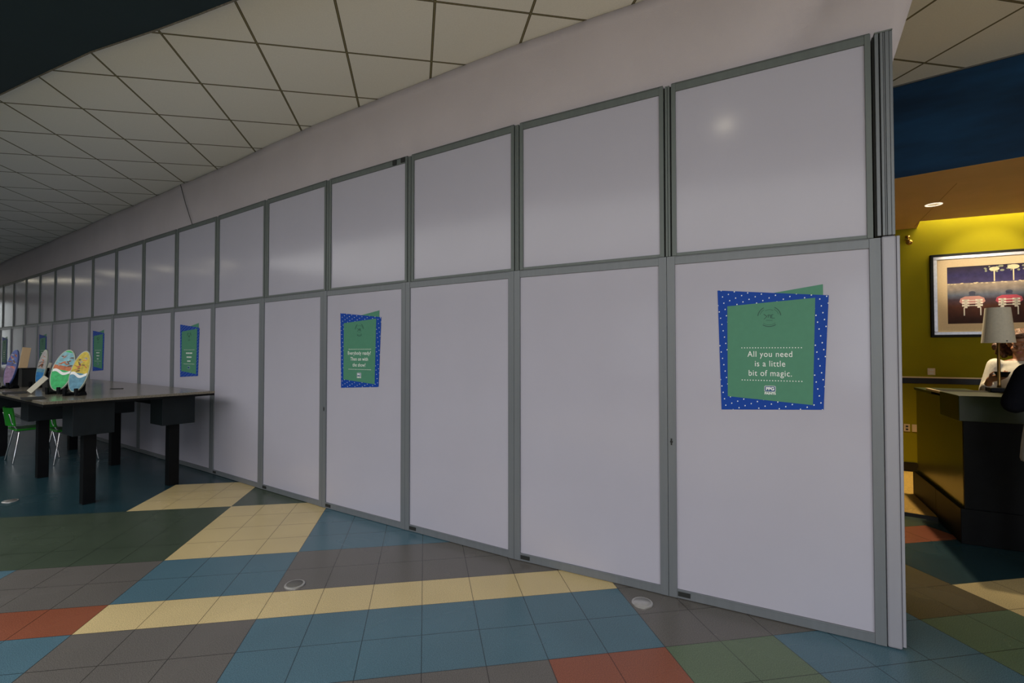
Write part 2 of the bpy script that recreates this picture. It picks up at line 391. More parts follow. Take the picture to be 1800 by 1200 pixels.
bm = bmesh.new(); prism(bm, [wl(-3.4, -.05), wl(5.2, -.05), wl(5.2), wl(-3.4)], 1.172, 1.186)
tag(link('trim_5', bm, M['plate']), kind='structure')
bm = bmesh.new(); prism(bm, [wl(-3.4, -.015), wl(5.2, -.015), wl(5.2), wl(-3.4)], .03, .14)
tag(link('baseboard_lounge', bm, M['rail']), kind='structure')
bm = bmesh.new(); e0 = Vector((3.585, 4.395)); ed = Vector((.8, -.6))
p0 = e0 - ed*2.6; p1 = e0 + ed*5.5
prism(bm, [(p0.x, p0.y), (p1.x, p1.y), wl(5.19), wl(-3.4)], 0.0, .028)
tag(link('floor_lounge', bm, M['carpet']), kind='structure')
bm = bmesh.new(); prism(bm, [(p0.x-.009, p0.y-.012), (p1.x-.009, p1.y-.012), (p1.x, p1.y), (p0.x, p0.y)], 0.0, .03)
tag(link('trim_6', bm, M['rail']), kind='structure')

# cove light: a strip lying in the slot above the lowered ceiling
ang = math.atan2(cdir.y, cdir.x)
cl = empty('cove_light', (ce.x+.12, ce.y-.02, HS+.05), ang, label='long yellow strip light hidden in the slot above the picture wall', cat='light')
boxo('housing', (0, 3.6, -.09, .0, 0, .03), M['plate'], cl)
boxo('diffuser', (0.02, 3.58, -.085, -.005, .03, .05), M['coveglow'], cl)
p = Vector((ce.x, ce.y)) + cdir*1.9
area('cove_glow', (p.x+.07, p.y+.13, 3.38), (p.x+.26, p.y+.5, 2.7), 3.6, 0.1, 88, (1.0, 0.88, 0.42))

# ------------------------------------------------------------------ barrier wall
S = [(1.898, 2.448), (0.957, 2.951), (0.013, 3.469), (-0.902, 4.038), (-1.828, 4.623), (-2.751, 5.242), (-3.694, 5.891), (-4.642, 6.522), (-5.573, 7.143), (-6.494, 7.759), (-7.413, 8.371), (-8.328, 8.981), (-9.242, 9.589), (-10.154, 10.205), (-11.08, 10.819), (-12.0, 11.436), (-12.92, 12.055), (-13.84, 12.67), (-14.76, 13.285)]
def SP(s):
    i = max(0, min(len(S)-2, math.floor(s))); t = s-i
    a = Vector(S[i]); b = Vector(S[i+1]); return a.lerp(b, t)
HL = 2.082; HU = 3.154
ORD = ['first', 'second', 'third', 'fourth', 'fifth', 'sixth', 'seventh', 'eighth', 'ninth', 'tenth', 'eleventh', 'twelfth', 'thirteenth', 'fourteenth', 'fifteenth', 'sixteenth', 'seventeenth', 'eighteenth']
POST = {0: 'carrying the large green sign that says All you need', 3: 'carrying the sign that says Everybody ready',
        6: 'carrying the green sign just right of the table end', 9: 'carrying the green sign behind the table', 12: 'carrying the small distant sign behind the boards', 15: 'carrying the last sign at the far end'}
def make_panel(sl, sr, z0, z1, st, rt, rb, name, label, group, am, slot=False, clips=False, handle=False):
    """sl, sr: positions of the left and right edge along the barrier"""
    a = SP(sl); b = SP(sr); d = b-a; W = d.length; rz = math.atan2(d.y, d.x)
    e = empty(name, (a.x, a.y, z0), rz, label=label, cat='barrier', group=group)
    H = z1-z0; g = 0.0012
    boxo('sheet', (st-.004, W-st+.004, .012, .024, rb-.004, H-rt+.004), M['panel'], e)
    boxo('stile', (g, st, 0, .04, 0, H), am, e, bevel=.001)
    boxo('stile', (W-st, W-g, 0, .04, 0, H), am, e, bevel=.001)
    bm = bmesh.new(); box(bm, st, W-st, .003, .037, H-rt, H); box(bm, st, W-st, -.001, .003, H-.004, H)
    if z0 > 1: boxo('top_gap_shade', (.004, W-.004, .004, .03, H, H+.005), M['dark'], e)  # dark strip painted in as shade of the gap before the sheeting
    link('top_rail', bm, am, e, bevel=.001)
    bm = bmesh.new(); box(bm, st, W-st, .003, .037, 0, rb)
    if rb > .03: box(bm, st, W-st, .0, .003, rb-.006, rb)
    link('bottom_rail', bm, am, e, bevel=.001)
    if slot: boxo('locking_slot', (.055, .125, -.0015, .004, .014, .040), M['dark'], e)
    if clips:
        boxo('clip', (W-.175, W-.13, -.004, .004, H-.045, H-.002), M['dark'], e)
        boxo('clip', (W-.075, W-.025, -.004, .004, H-.040, H-.002), M['dark'], e)
    if handle:
        bm = bmesh.new(); box(bm, .018, .026, -.003, .001, .92, .96); box(bm, .014, .03, -.002, .001, .935, .945); link('latch', bm, M['dark'], e)
    return e
NL = 18
panels = []
for n in range(NL):
    if n in POST: lab = 'tall white lower barrier panel %s' % POST[n]
    else:
        k = n - (n % 3)
        where = {0: 'the All you need sign', 3: 'the Everybody ready sign', 6: 'the sign near the table end', 9: 'the sign behind the table', 12: 'the distant sign behind the boards', 15: 'the last sign'}[k]
        lab = 'tall plain white lower barrier panel, %s one left of %s' % (ORD[(n % 3)-1], where)
    panels.append(make_panel(n+1, n, 0.004, HL, .049, .050, .052, 'barrier_section', lab, 'lower panels of the white barrier', M['alu'], slot=n < 6, handle=n in (0, 3)))
drift = 0.0135
def us(n): return n*(1-drift) + .004
for n in range(NL):
    L_ = us(n+1) - 0.021; R_ = us(n) + (0.021 if n else 0.024)
    if n == 0: lab = 'upper white barrier panel at the right end, above the All you need sign'
    elif n == 3: lab = 'upper white barrier panel with two black clips at its top right corner'
    else: lab = 'short white upper barrier panel, %s of the upper row counted from the right end post' % ORD[n]
    make_panel(L_, R_, HL+.002, HU, .027, .048, .018, 'barrier_section', lab, 'upper panels of the white barrier', M['alu_up'], clips=(n == 3))
for n in range(1, NL):
    a = SP(us(n) + .0205); b = SP(us(n) - .0205); d = b-a; W = d.length
    e = empty('barrier_post', (a.x, a.y, HL+.002), math.atan2(d.y, d.x), cat='post', group='grooved posts between the upper panels',
              label='slim grooved aluminium post between the %s and %s upper barrier panels from the right end' % (ORD[n-1], ORD[n]))
    boxo('post_core', (.0006, W-.0006, .022, .038, 0, HU-HL-.006), M['dark'], e)
    hw = W/2
    boxo('cover_strip', (.008, hw-.0012, .002, .022, 0, HU-HL-.006), M['alu_up'], e, bevel=.0015)
    boxo('cover_strip', (hw+.0012, W-.008, .002, .022, 0, HU-HL-.006), M['alu_up'], e, bevel=.0015)
# end posts
a = SP(0); d = Vector(S[0]) - Vector(S[1]); rz = math.atan2(d.y, d.x)
e = empty('end_post', (a.x, a.y, 0.004), rz, label='pale grey aluminium end post closing the right edge of the lower barrier panels', cat='post')
boxo('post_face', (.0022, .062, -.002, .075, 0, HL+.002), M['post'], e, bevel=.008)
boxo('return_strip', (.0635, .078, .004, .07, 0.012, HL+.0), M['post'], e, bevel=.003)
e = empty('end_post', (a.x, a.y, HL+.01), rz, label='grooved grey upper end post standing above the pale lower end post', cat='post')
H = HU - HL - .018
boxo('post_core', (-.022, .055, .02, .075, 0, H-.004), M['dark'], e)
for x0, x1, y in ((-.014, .002, .002), (.008, .020, .0), (.0215, .027, .002), (.0285, .045, .0), (.0465, .060, .003)):
    boxo('cover_strip', (x0, x1, y, .075 if x1 > .05 else .02, 0, H), M['alu'], e, bevel=.002)
boxo('top_cap', (-.016, .061, -.001, .077, H, H+.008), M['alu_up'], e, bevel=.003)

# sheeting from the top of the barrier to the ceiling
bm = bmesh.new(); NX = 200; NZ = 12
cols = []
zb = HU - .25
for i in range(NX+1):
    s = -0.17 + (17.9+.17)*i/NX; p = SP(max(s, 0)); dd = (Vector(S[0])-Vector(S[1])).normalized()
    if s < 0: p = Vector(S[0]) + dd*(-s)*1.07
    k = max(0, min(len(S)-2, int(s))); t = (Vector(S[k])-Vector(S[k+1])).normalized(); nn = Vector((-t.y, t.x))
    col = []
    for j in range(NZ+1):
        h = j/NZ; z = zb + (HC-.004-zb)*h
        if s > 5: z -= h*0.02*max(0, noise.noise((s*1.3, 0, 0))+.2)
        off = .085 + .012*noise.noise((s*2.2, h*1.2, 0)) + .02*noise.noise((s*.6+h*.8, h*.7, 3))
        off += .12*math.exp(-((s-0.33+(h-.5)*0.55)/.10)**2) * (0.25+0.75*h)
        q = p + nn*off
        col.append(bm.verts.new((q.x, q.y, z)))
    cols.append(col)
for a, b in zip(cols, cols[1:]):
    for j in range(NZ): bm.faces.new((a[j], b[j], b[j+1], a[j+1]))
# trim the free right edge to its slant
for j in range(NZ+1):
    h = j/NZ; z = zb + (HC-.004-zb)*h
    dd = (Vector(S[0])-Vector(S[1])).normalized()
    sl = max(0.0, 0.05 + 0.25*(z-2.93)/(0.88))
    for i in (0, 1):
        q = Vector(S[0]) + dd*(sl if i == 0 else sl*.5) + Vector((-dd.y, dd.x))*.085
        cols[i][j].co = (q.x, q.y, z)
o = link('white_sheeting', bm, M['fabric'], smooth=True)
md = o.modifiers.new('thick', 'SOLIDIFY'); md.thickness = .003
tag(o, 'off-white sheeting hung between the top of the barrier and the tiled ceiling', 'sheeting')
p = SP(6.6); t = (Vector(S[6])-Vector(S[7])).normalized(); nn = Vector((-t.y, t.x))
bm = bmesh.new()
a1 = SP(6.95) + nn*.058; a2 = SP(6.60) + nn*.058
tube(bm, [(a1.x, a1.y, HC-.02), ((a1.x*.6+a2.x*.4), (a1.y*.6+a2.y*.4), 3.5), (a2.x, a2.y, HU-.02)], .004)
link('overlap_seam', bm, M['dark'], o)

# ------------------------------------------------------------------ signs on the panels
def poly_part(name, pts, y0, y1, mat, parent):
    bm = bmesh.new(); prism(bm, pts, y0, y1, 'y'); return link(name, bm, mat, parent)
def ring_arc(bm, cx, cz, r, wdt, a0, a1, y0, y1, n=20):
    pts = [(cx+(r+wdt)*math.cos(a0+(a1-a0)*i/n), cz+(r+wdt)*math.sin(a0+(a1-a0)*i/n)) for i in range(n+1)]
    pts += [(cx+r*math.cos(a1-(a1-a0)*i/n), cz+r*math.sin(a1-(a1-a0)*i/n)) for i in range(n+1)]
    prism(bm, pts, y0, y1, 'y')
def make_sign(n, shift, label, lines, detail):
    a = SP(n+.475+shift); d = (SP(n)-SP(n+1)); W = d.length; d.normalize()
    nrm = Vector((d.y, -d.x)); base = a - Vector((-d.y, d.x))*0.0
    # front plane of the sheet lies 12 mm behind the barrier line
    base = a + Vector((-d.y, d.x))*0.0115
    e = empty('sign', (base.x, base.y, 1.5), math.atan2(d.y, d.x), label=label, cat='sign', group='green and blue signs on the barrier')
    X = lambda s: -(s-.475)*1.067
    Z = lambda h: (h-1.0)*1.5
    P = lambda L: [(X(s), Z(h)) for s, h in L]
    poly_part('rear_card', P([(.46, 1.205), (.453, 1.218), (.237, 1.240), (.237, 1.19)]), -.0012, 0, M['p_green'], e)
    poly_part('blue_card', P([(.729, 1.238), (.213, 1.199), (.241, .789), (.714, .771)]), -.0028, -.0014, M['p_blue'], e)
    poly_part('green_card', P([(.680, 1.174), (.271, 1.192), (.287, .804), (.682, .824)]), -.0044, -.003, M['p_green'], e)
    bm = bmesh.new(); cx, cz = X(.478), Z(1.129); y0, y1 = -.0056, -.0046
    for k, (r, a0, a1) in enumerate(((.055, R(5), R(62)), (.055, R(118), R(175)), (.046, R(15), R(58)), (.046, R(122), R(165)), (.054, R(235), R(305)), (.046, R(230), R(310)), (.038, R(60), R(120)))):
        ring_arc(bm, cx, cz, r, .0042 if r > .05 else .0018, a0, a1, y0, y1)
    for (x0, z0, x1, z1, w_) in ((-.034, .018, -.014, .0, .004), (-.034, -.018, -.014, .0, .003), (-.012, .008, .002, .012, .004), (-.008, -.008, -.002, .012, .003), (.006, .012, .01, -.012, .004), (.010, .010, .026, .014, .003), (.016, .012, .016, -.008, .003), (.014, -.012, .034, -.012, .003), (-.02, -.026, .02, -.028, .002)):
        x0, z0, x1, z1 = [q_*.8 for q_ in (x0, z0, x1, z1)]; dx, dz = x1-x0, z1-z0; l = math.hypot(dx, dz); nx, nz = -dz/l*w_/2, dx/l*w_/2
        prism(bm, [(cx+x0+nx, cz+z0+nz), (cx+x1+nx, cz+z1+nz), (cx+x1-nx, cz+z1-nz), (cx+x0-nx, cz+z0-nz)], y0, y1, 'y')
    link('seal', bm, M['p_green2'], e)
    bm = bmesh.new()
    for h in (1.0115, .8885):
        for k in range(22):
            xx = X(.610) + (X(.334)-X(.610))*k/21; zz = Z(h)
            prism(bm, [(xx+.0032*math.cos(q*PI/3), zz+.0032*math.sin(q*PI/3)) for q in range(6)], y0, y1, 'y')
    link('dotted_lines', bm, M['white'], e)
    if lines:
        for k, s in enumerate(lines):
            text_mesh('lettering', s, .043, M['white'], e, (cx, -.0052, Z(.987-.036*k)), weight=0.0, sx=.92, sy=1.1, space=1.1)
    else:
        for k in range(3):
            bm = bmesh.new(); x = -.08 + .02*k
            while x < .08 - .02*k:
                l = random.uniform(.015, .03); box(bm, cx+x, cx+x+l, y0, y1, Z(.984-.0345*k)-.010, Z(.984-.0345*k)+.006); x += l+.010
            tag(link('lettering', bm, M['white'], e), kind='stuff')
    # maker's badge: rounded square with letters, and the word below
    bm = bmesh.new(); q = []
    bz = Z(.8575); hw_, hh, r_ = .028, .017, .007
    for (sx, sz, a0) in ((1, 1, 0), (-1, 1, PI/2), (-1, -1, PI), (1, -1, 1.5*PI)):
        for k in range(6): q.append((cx+sx*(hw_-r_)+r_*math.cos(a0+k*PI/10), bz+sz*(hh-r_)+r_*math.sin(a0+k*PI/10)))
    prism(bm, q, -.0056, -.0046, 'y'); badge = link('badge', bm, M['white'], e)
    bm = bmesh.new(); prism(bm, [(cx+(x-cx)*.93, bz+(z-bz)*.88) for x, z in q], -.0062, -.0056, 'y'); link('badge_field', bm, M['p_navy'], badge)
    if detail:
        text_mesh('badge_letters', 'PPG', .024, M['white'], badge, (cx, -.0066, bz), weight=.001)
        text_mesh('lettering', 'PAINTS', .017, M['white'], e, (cx, -.0052, Z(.8400)), weight=.0006)
    return e
make_sign(0, 0, 'large green and blue sign reading All you need is a little bit of magic', ['All you need', 'is a little', 'bit of magic.'], True)
make_sign(3, .055, 'green and blue sign reading Everybody ready, in the middle of the barrier', ['Everybody ready?', 'Then on with', 'the show!'], True)
make_sign(6, .085, 'green and blue sign above the right end of the table', None, False)
make_sign(9, .12, 'green and blue sign just right of the blue and yellow board', None, False)
make_sign(12, .12, 'far green sign seen between the grey-topped board and the tan board', None, False)
make_sign(15, .1, 'farthest green sign at the left edge of the picture', None, False)

# ------------------------------------------------------------------ floor covers
for k, ((x, y), lab) in enumerate((((.774, 2.874), 'round steel floor cover close to the barrier, below the second panel'), ((-1.395, 3.098), 'round floor cover with a bright rim on grey tiles left of the middle'), ((-5.016, 4.81), 'round floor cover on dark tiles at the far left, left of the table legs'))):
    e = empty('floor_cover', (x, y, .0), k*.7, label=lab, cat='floor cover', group='round floor covers')
    bm = bmesh.new(); lathe(bm, [(.062, 0), (.062, .006), (.058, .009)], 32, cap=True); link('rim', bm, M['disc'], e, smooth=False)
    bm = bmesh.new(); lathe(bm, [(.050, .0092), (.049, .0105), (.0, .011)], 28, cap=False); link('lid', bm, M['disc'] if k == 0 else M['lid'], e, smooth=True)

# ------------------------------------------------------------------ downlights of the hall
def downlight(x, y, z, label, r=.085, glow='lampglow', group='recessed downlights'):
    e = empty('downlight', (x, y, z), 0, label=label, cat='light', group=group)
    bm = bmesh.new(); lathe(bm, [(r, -.004), (r+.018, -.004), (r+.018, 0), (r, 0), (r, -.004)], 32, cap=False); link('ring', bm, M['white'] if r > .06 else M['ringlit'], e)
    bm = bmesh.new(); lathe(bm, [(.0, -.0015), (r*.98, -.0015)], 28, cap=False); link('diffuser', bm, M[glow], e)
    return e
downlight(.18, 1.08, 3.72, 'recessed downlight in the blue bulkhead above the camera')
for (x, y) in ((-14.5, 10.3), (-14.6, 9.8), (-12.9, 8.6), (-11.4, 7.1), (-12.9, 7.7)):
    downlight(x, y, HC, 'recessed downlight in the tiled ceiling at the far left of the hall')
for (x, y) in ((-17.3, 13.3), (-16.9, 12.6), (-16.8, 12.1), (-16.6, 11.7)):
    downlight(x, y, HC, 'recessed downlight near the far end of the hall')

# ------------------------------------------------------------------ tables
E1 = Vector((math.cos(R(56)), math.sin(R(56)))); E2 = Vector((math.cos(R(146)), math.sin(R(146))))
T0 = Vector((-4.16, 4.25)); HT = 1.05
def make_table(t0, length, pairs, label, start=0.0):
    o = T0 + E2*t0
    e = empty('display_table', (o.x, o.y, 0), R(146), label=label, cat='table', group='long dark display tables along the barrier')
    # local x runs along the table to the left, local y (negative) runs across towards the barrier
    boxo('table_top', (0, length, -1.42, 0, HT-.026, HT), M['top'], e, bevel=.003)
    boxo('top_edge', (.003, length-.003, -1.417, -.003, HT-.048, HT-.026), M['black'], e)
    for (lx, ly) in pairs:
        boxo('leg_box', (lx-.16, lx+.16, ly-.16, ly+.16, .69, HT-.048), M['box'], e, bevel=.003)
        boxo('leg', (lx-.05, lx+.05, ly-.05, ly+.05, 0, .69), M['black'], e, bevel=.002)
    boxo('beam', (.30, length-.30, -.43, -.37, HT-.16, HT-.048), M['black'], e)
    boxo('beam', (.30, length-.30, -1.12, -1.06, HT-.16, HT-.048), M['black'], e)
    return e
make_table(0, 2.72, [(.32, -.40), (.38, -1.15), (2.03, -.42), (2.09, -1.13)], 'dark bar-height display table with speckled top, nearer the camera')
make_table(2.75, 3.4, [(1.35, -.42), (1.10, -1.13), (3.0, -.42), (2.83, -1.13)], 'second dark display table, farther along the barrier at the left edge')

HTZ = HT + .0005
def on_table(u, v): p = T0 + E2*u + E1*v; return (p.x, p.y)
def flat_mat(x, y, lx, ly, rz, lab):
    e = boxo('display_mat', (-lx/2, lx/2, -ly/2, ly/2, 0, .006), M['blackm']); e.location = (x, y, HTZ); e.rotation_euler = (0, 0, rz)
    tag(e, lab, 'mat', 'black mats on the table')
flat_mat(-4.56, 4.56, .32, .16, R(146-8), 'flat black mat at the near left corner of the table')
flat_mat(-5.36, 5.16, .30, .18, R(146-8), 'flat black mat farther left on the table front edge')
flat_mat(-4.72, 5.72, .12, .04, R(10), 'small black strip lying on the bare table top right of the boards')

def oval_pts(w_, h, n=36, y=0.0):
    out = []
    for i in range(n):
        t = 2*PI*i/n; x = math.cos(t); z = math.sin(t)
        out.append((x*w_/2*(1-.05*z), z*h/2))
    return out
def clip_poly(pts, z0, z1):
    def cut(P, keep, zc):
        out = []
        for i in range(len(P)):
            a, b = P[i], P[(i+1) % len(P)]
            ka, kb = keep(a[1]), keep(b[1])
            if ka: out.append(a)
            if ka != kb:
                t = (zc-a[1])/(b[1]-a[1]); out.append((a[0]+t*(b[0]-a[0]), zc))
        return out
    P = cut(pts, lambda z: z >= z0, z0); return cut(P, lambda z: z <= z1, z1)
def cm(name, c, **k): return pm(name, c, .4, var=.3, scale=26, **k)
ART = dict(green=cm('art_green', (.03, .42, .12)), sky=cm('art_sky', (.20, .42, .48)), orange=cm('art_orange', (.5, .14, .05)), blue=cm('art_blue', (.10, .26, .36)),
           yellow=cm('art_yellow', (.55, .42, .04)), purple=cm('art_purple', (.20, .13, .22)), indigo=cm('art_indigo', (.06, .09, .26)), grey=cm('art_grey', (.32, .30, .29)),
           azure=cm('art_azure', (.02, .17, .42)), wood=pm('plywood', (.52, .36, .2), .5, var=.15, scale=6, aniso=(1, 1, .1)), rim=pm('board_rim', (.38, .42, .34), .4), brown=cm('art_brown', (.12, .06, .03)))
def make_board(px, py, hgt, wid, rz, lean, roll, body, bands, ribbon, label, slogan=True, z=HTZ+.035):
    e = empty('display_board', (px, py, z), rz, label=label, cat='board', group='oval decorated boards on the table')
    e.rotation_euler = (lean, roll, rz)
    H = hgt
    def P(pts, dz=0): return [(x, zz + H/2) for x, zz in pts]
    full = oval_pts(wid, H)
    bm = bmesh.new(); prism(bm, P(full), 0, .022, 'y'); link('board_body', bm, M_body(body), e, bevel=.003)
    inner = oval_pts(wid*.90, H*.95)
    for k, (z0, z1, mt) in enumerate(bands):
        pl = clip_poly(inner, (z0-.5)*H, (z1-.5)*H)
        if len(pl) > 2:
            bm = bmesh.new(); prism(bm, P(pl), -.0012, 0.0, 'y'); link('painted_band', bm, ART[mt], e)
    if ribbon:
        bm = bmesh.new(); n = 12; up = []; lo = []
        hw_ = wid*.43
        for i in range(n+1):
            x = -hw_ + 2*hw_*i/n; zc = (ribbon-.5)*H + .016*math.sin(i/n*PI*2.2+.5) + .012*i/n
            up.append((x, zc+.014)); lo.append((x, zc-.014))
        prism(bm, P(up + lo[::-1]), -.003, -.0012, 'y'); link('ribbon', bm, M['white'], e)
    # loose abstract painted shapes in place of the picture
    rnd = random.Random(int(px*100))
    for key in (('brown', 'grey', 'orange') if body != 'wood' else ('rim',)):
        bm = bmesh.new()
        for _ in range(5):
            cx = rnd.uniform(-.26, .26)*wid; cz = rnd.uniform(.50, .86)*H; l = rnd.uniform(.012, .03); w_ = rnd.uniform(.003, .007); a_ = rnd.uniform(-1.2, 1.2)
            c1, s1 = math.cos(a_), math.sin(a_)
            prism(bm, [(cx+u_*c1-v_*s1, cz+u_*s1+v_*c1) for u_, v_ in ((-l, 0), (-l*.3, -w_), (l*.5, -w_*1.4), (l, 0), (l*.4, w_*1.2), (-l*.4, w_))], -.0024, -.0012, 'y')
        tag(link('painted_streaks', bm, ART[key], e), kind='stuff')
    return e
def M_body(b): return ART[b]
def make_stand(px, py, rz, label, h=.16, z=HTZ):
    e = empty('board_stand', (px, py, z), rz, label=label, cat='stand', group='small black easels under the boards')
    bm = bmesh.new()
    for s in (-1, 1):
        box(bm, s*.055-.012, s*.055+.012, -.035, .10, 0, .018)
        box(bm, s*.055-.010, s*.055+.010, -.035, -.022, .018, .05)
    box(bm, -.065, .065, .02, .035, .018, .034)
    for s in (-1, 1): box(bm, s*.05-.012, s*.05+.012, -.045, -.02, .018, .075)
    link('foot', bm, M['black'], e, bevel=.002)
    bm = bmesh.new(); prism(bm, [(-.06, .034), (.06, .034), (.07, h), (-.02, h)], .078, .086, 'y')
    box(bm, -.06, .06, .03, .10, .018, .034)
    link('back_support', bm, M['black'], e)
    return e
# face directions: local -y looks to the viewer side
def board_set(px, py, hgt, wid, rz, roll, body, bands, ribbon, l1, l2):
    make_stand(px, py, rz, l2, .24); make_board(px, py, hgt, wid, rz, -.13, roll, body, bands, ribbon, l1)
board_set(-4.79, 5.02, .445, .195, R(12), .22, 'rim', [(0, .50, 'green'), (.50, .60, 'orange'), (.60, .93, 'sky'), (.93, 1, 'green')], .44,
          'oval board painted green below and pale blue above, with a white ribbon', 'black easel holding the green oval board')
board_set(-4.44, 4.84, .43, .165, R(10), .20, 'rim', [(0, .46, 'blue'), (.46, 1, 'yellow')], .40,
          'oval board painted blue below and yellow above, rightmost on the table', 'black easel holding the blue and yellow oval board')
board_set(-6.07, 5.74, .44, .12, R(4), .13, 'indigo', [(0, .55, 'purple'), (.55, 1, 'indigo')], None,
          'narrow purple and indigo oval board at the left edge of the table', 'black easel holding the purple oval board')
board_set(-5.90, 5.95, .44, .11, R(0), .10, 'rim', [(0, .35, 'azure'), (.35, .45, 'blue'), (.45, 1, 'grey')], None,
          'oval board with grey upper part and bright blue lower part', 'black easel holding the grey and blue oval board')
def plank(px, py, z, lx, ly, lz, rot, mat, label, name='display_board'):
    o = boxo(name, (-lx/2, lx/2, -ly/2, ly/2, 0, lz), mat, bevel=.003); o.location = (px, py, z); o.rotation_euler = rot
    tag(o, label, 'board', 'plain boards on the table'); return o
plank(-6.62, 6.44, HTZ+.003, .085, .018, .50, (R(0), R(7), R(50)), ART['wood'], 'tan plywood board seen nearly edge-on, right of the purple board')
plank(-6.36, 6.42, HTZ+.002, .030, .012, .30, (0, R(14), R(45)), M['tape'], 'left one of two thin pale strips standing behind the black box')
plank(-6.27, 6.40, HTZ+.002, .030, .012, .30, (0, R(14), R(45)), M['tape'], 'right one of two thin pale strips standing behind the black box')
plank(-5.98, 6.19, HTZ+.002, .035, .012, .25, (0, R(10), R(45)), M['tape'], 'thin pale strip standing behind the grey and blue oval board')
plank(-5.06, 5.02, HTZ+.022, .050, .014, .21, (0, R(42), R(20)), M['tape'], 'pale narrow board leaning low against the black box')
# black risers
def riser(px, py, sx, sy, h, lab):
    e = empty('display_riser', (px, py, HTZ), R(146), label=lab, cat='riser', group='black boxes on the table')
    boxo('riser_box', (-sx/2, sx/2, -sy/2, sy/2, 0, h-.012), M['blackm'], e, bevel=.002)
    boxo('riser_top', (-sx/2-.006, sx/2+.006, -sy/2-.006, sy/2+.006, h-.012, h), M['box'], e, bevel=.002)
riser(-6.20, 6.14, .20, .16, .235, 'black box behind the purple board, with pale strips showing above it')
riser(-5.58, 5.94, .24, .20, .20, 'wide black box standing in for a dark reflection behind the green oval board')  # added box that mimics a dark reflection in the barrier
riser(-5.14, 5.38, .20, .16, .13, 'low black box just left of the green oval board')

# green chairs tucked under the table
def make_chair(x, y, rz, label):
    e = empty('chair', (x, y, 0), rz, label=label, cat='chair', group='green chairs beyond the table')
    bm = bmesh.new(); box(bm, -.21, .21, -.21, .21, .43, .455); link('seat', bm, M['green_chair'], e, bevel=.012)
    bm = bmesh.new()
    n = 8
    a = [[bm.verts.new((-.2+.4*i/n, .20+.05*(1-((i/n-.5)*2)**2)+dy, z)) for i in range(n+1)] for (z, dy) in ((.50, 0), (.745, .03))]
    b = [[bm.verts.new((v.co.x, v.co.y+.015, v.co.z)) for v in row] for row in a]
    for i in range(n):
        bm.faces.new((a[0][i], a[0][i+1], a[1][i+1], a[1][i])); bm.faces.new((b[0][i], b[1][i], b[1][i+1], b[0][i+1]))
        bm.faces.new((a[1][i], a[1][i+1], b[1][i+1], b[1][i])); bm.faces.new((a[0][i+1], a[0][i], b[0][i], b[0][i+1]))
    for i in (0, n): bm.faces.new((a[0][i], a[1][i], b[1][i], b[0][i]))
    link('backrest', bm, M['green_chair'], e)
    for sx in (-1, 1):
        for sy in (-1, 1):
            bm = bmesh.new(); capsule(bm, (sx*.16, sy*.16, .44), (sx*.22, sy*.23, .011), .011, .009, 8); link('leg', bm, M['chrome'], e, smooth=True)
        bm = bmesh.new(); tube(bm, [(sx*.17, .18, .44), (sx*.17, .235, .54), (sx*.17, .262, .66)], .009); link('back_upright', bm, M['chrome'], e, smooth=True)
    return e
make_chair(-6.67, 6.68, R(146), 'bright green chair under the table at the left edge')
make_chair(-6.05, 6.60, R(146), 'green chair in the dark behind the second table leg')

# ------------------------------------------------------------------ lounge objects
rzw = math.atan2(WD.y, WD.x)
def wobj(name, t, z, **k): x, y = wl(t); return empty(name, (x, y, z), rzw, **k)
# framed picture on the wall: local x along the wall, -y into the room
t0 = (Vector((5.053, 5.771))-WP).dot(WD)
e = wobj('framed_picture', t0, 0, label='large framed night photograph in a beige mat on the yellow wall', cat='picture')
FW, Z0, Z1 = 1.62, 1.66, 2.65
def frame(bm, x0, x1, z0, z1, wd, y0, y1):
    box(bm, x0, x1, y0, y1, z1-wd, z1); box(bm, x0, x1, y0, y1, z0, z0+wd)
    box(bm, x0, x0+wd, y0, y1, z0+wd, z1-wd); box(bm, x1-wd, x1, y0, y1, z0+wd, z1-wd)
bm = bmesh.new(); frame(bm, 0, FW, Z0, Z1, .028, -.045, -.001); link('outer_frame', bm, M['black'], e, bevel=.003)
bm = bmesh.new(); frame(bm, .028, FW-.028, Z0+.028, Z1-.028, .036, -.038, -.004); link('inner_frame', bm, M['silver'], e, bevel=.003)
bm = bmesh.new(); frame(bm, .064, FW-.064, Z0+.064, Z1-.064, .095, -.018, -.008); link('mat_board', bm, M['mat_board'], e)
px0, px1, pz0, pz1 = .159, FW-.159, Z0+.159, Z1-.159
ph = empty('photograph', (0, 0, 0)); 
bm = bmesh.new(); box(bm, px0, px1, -.012, -.008, pz0, pz1)
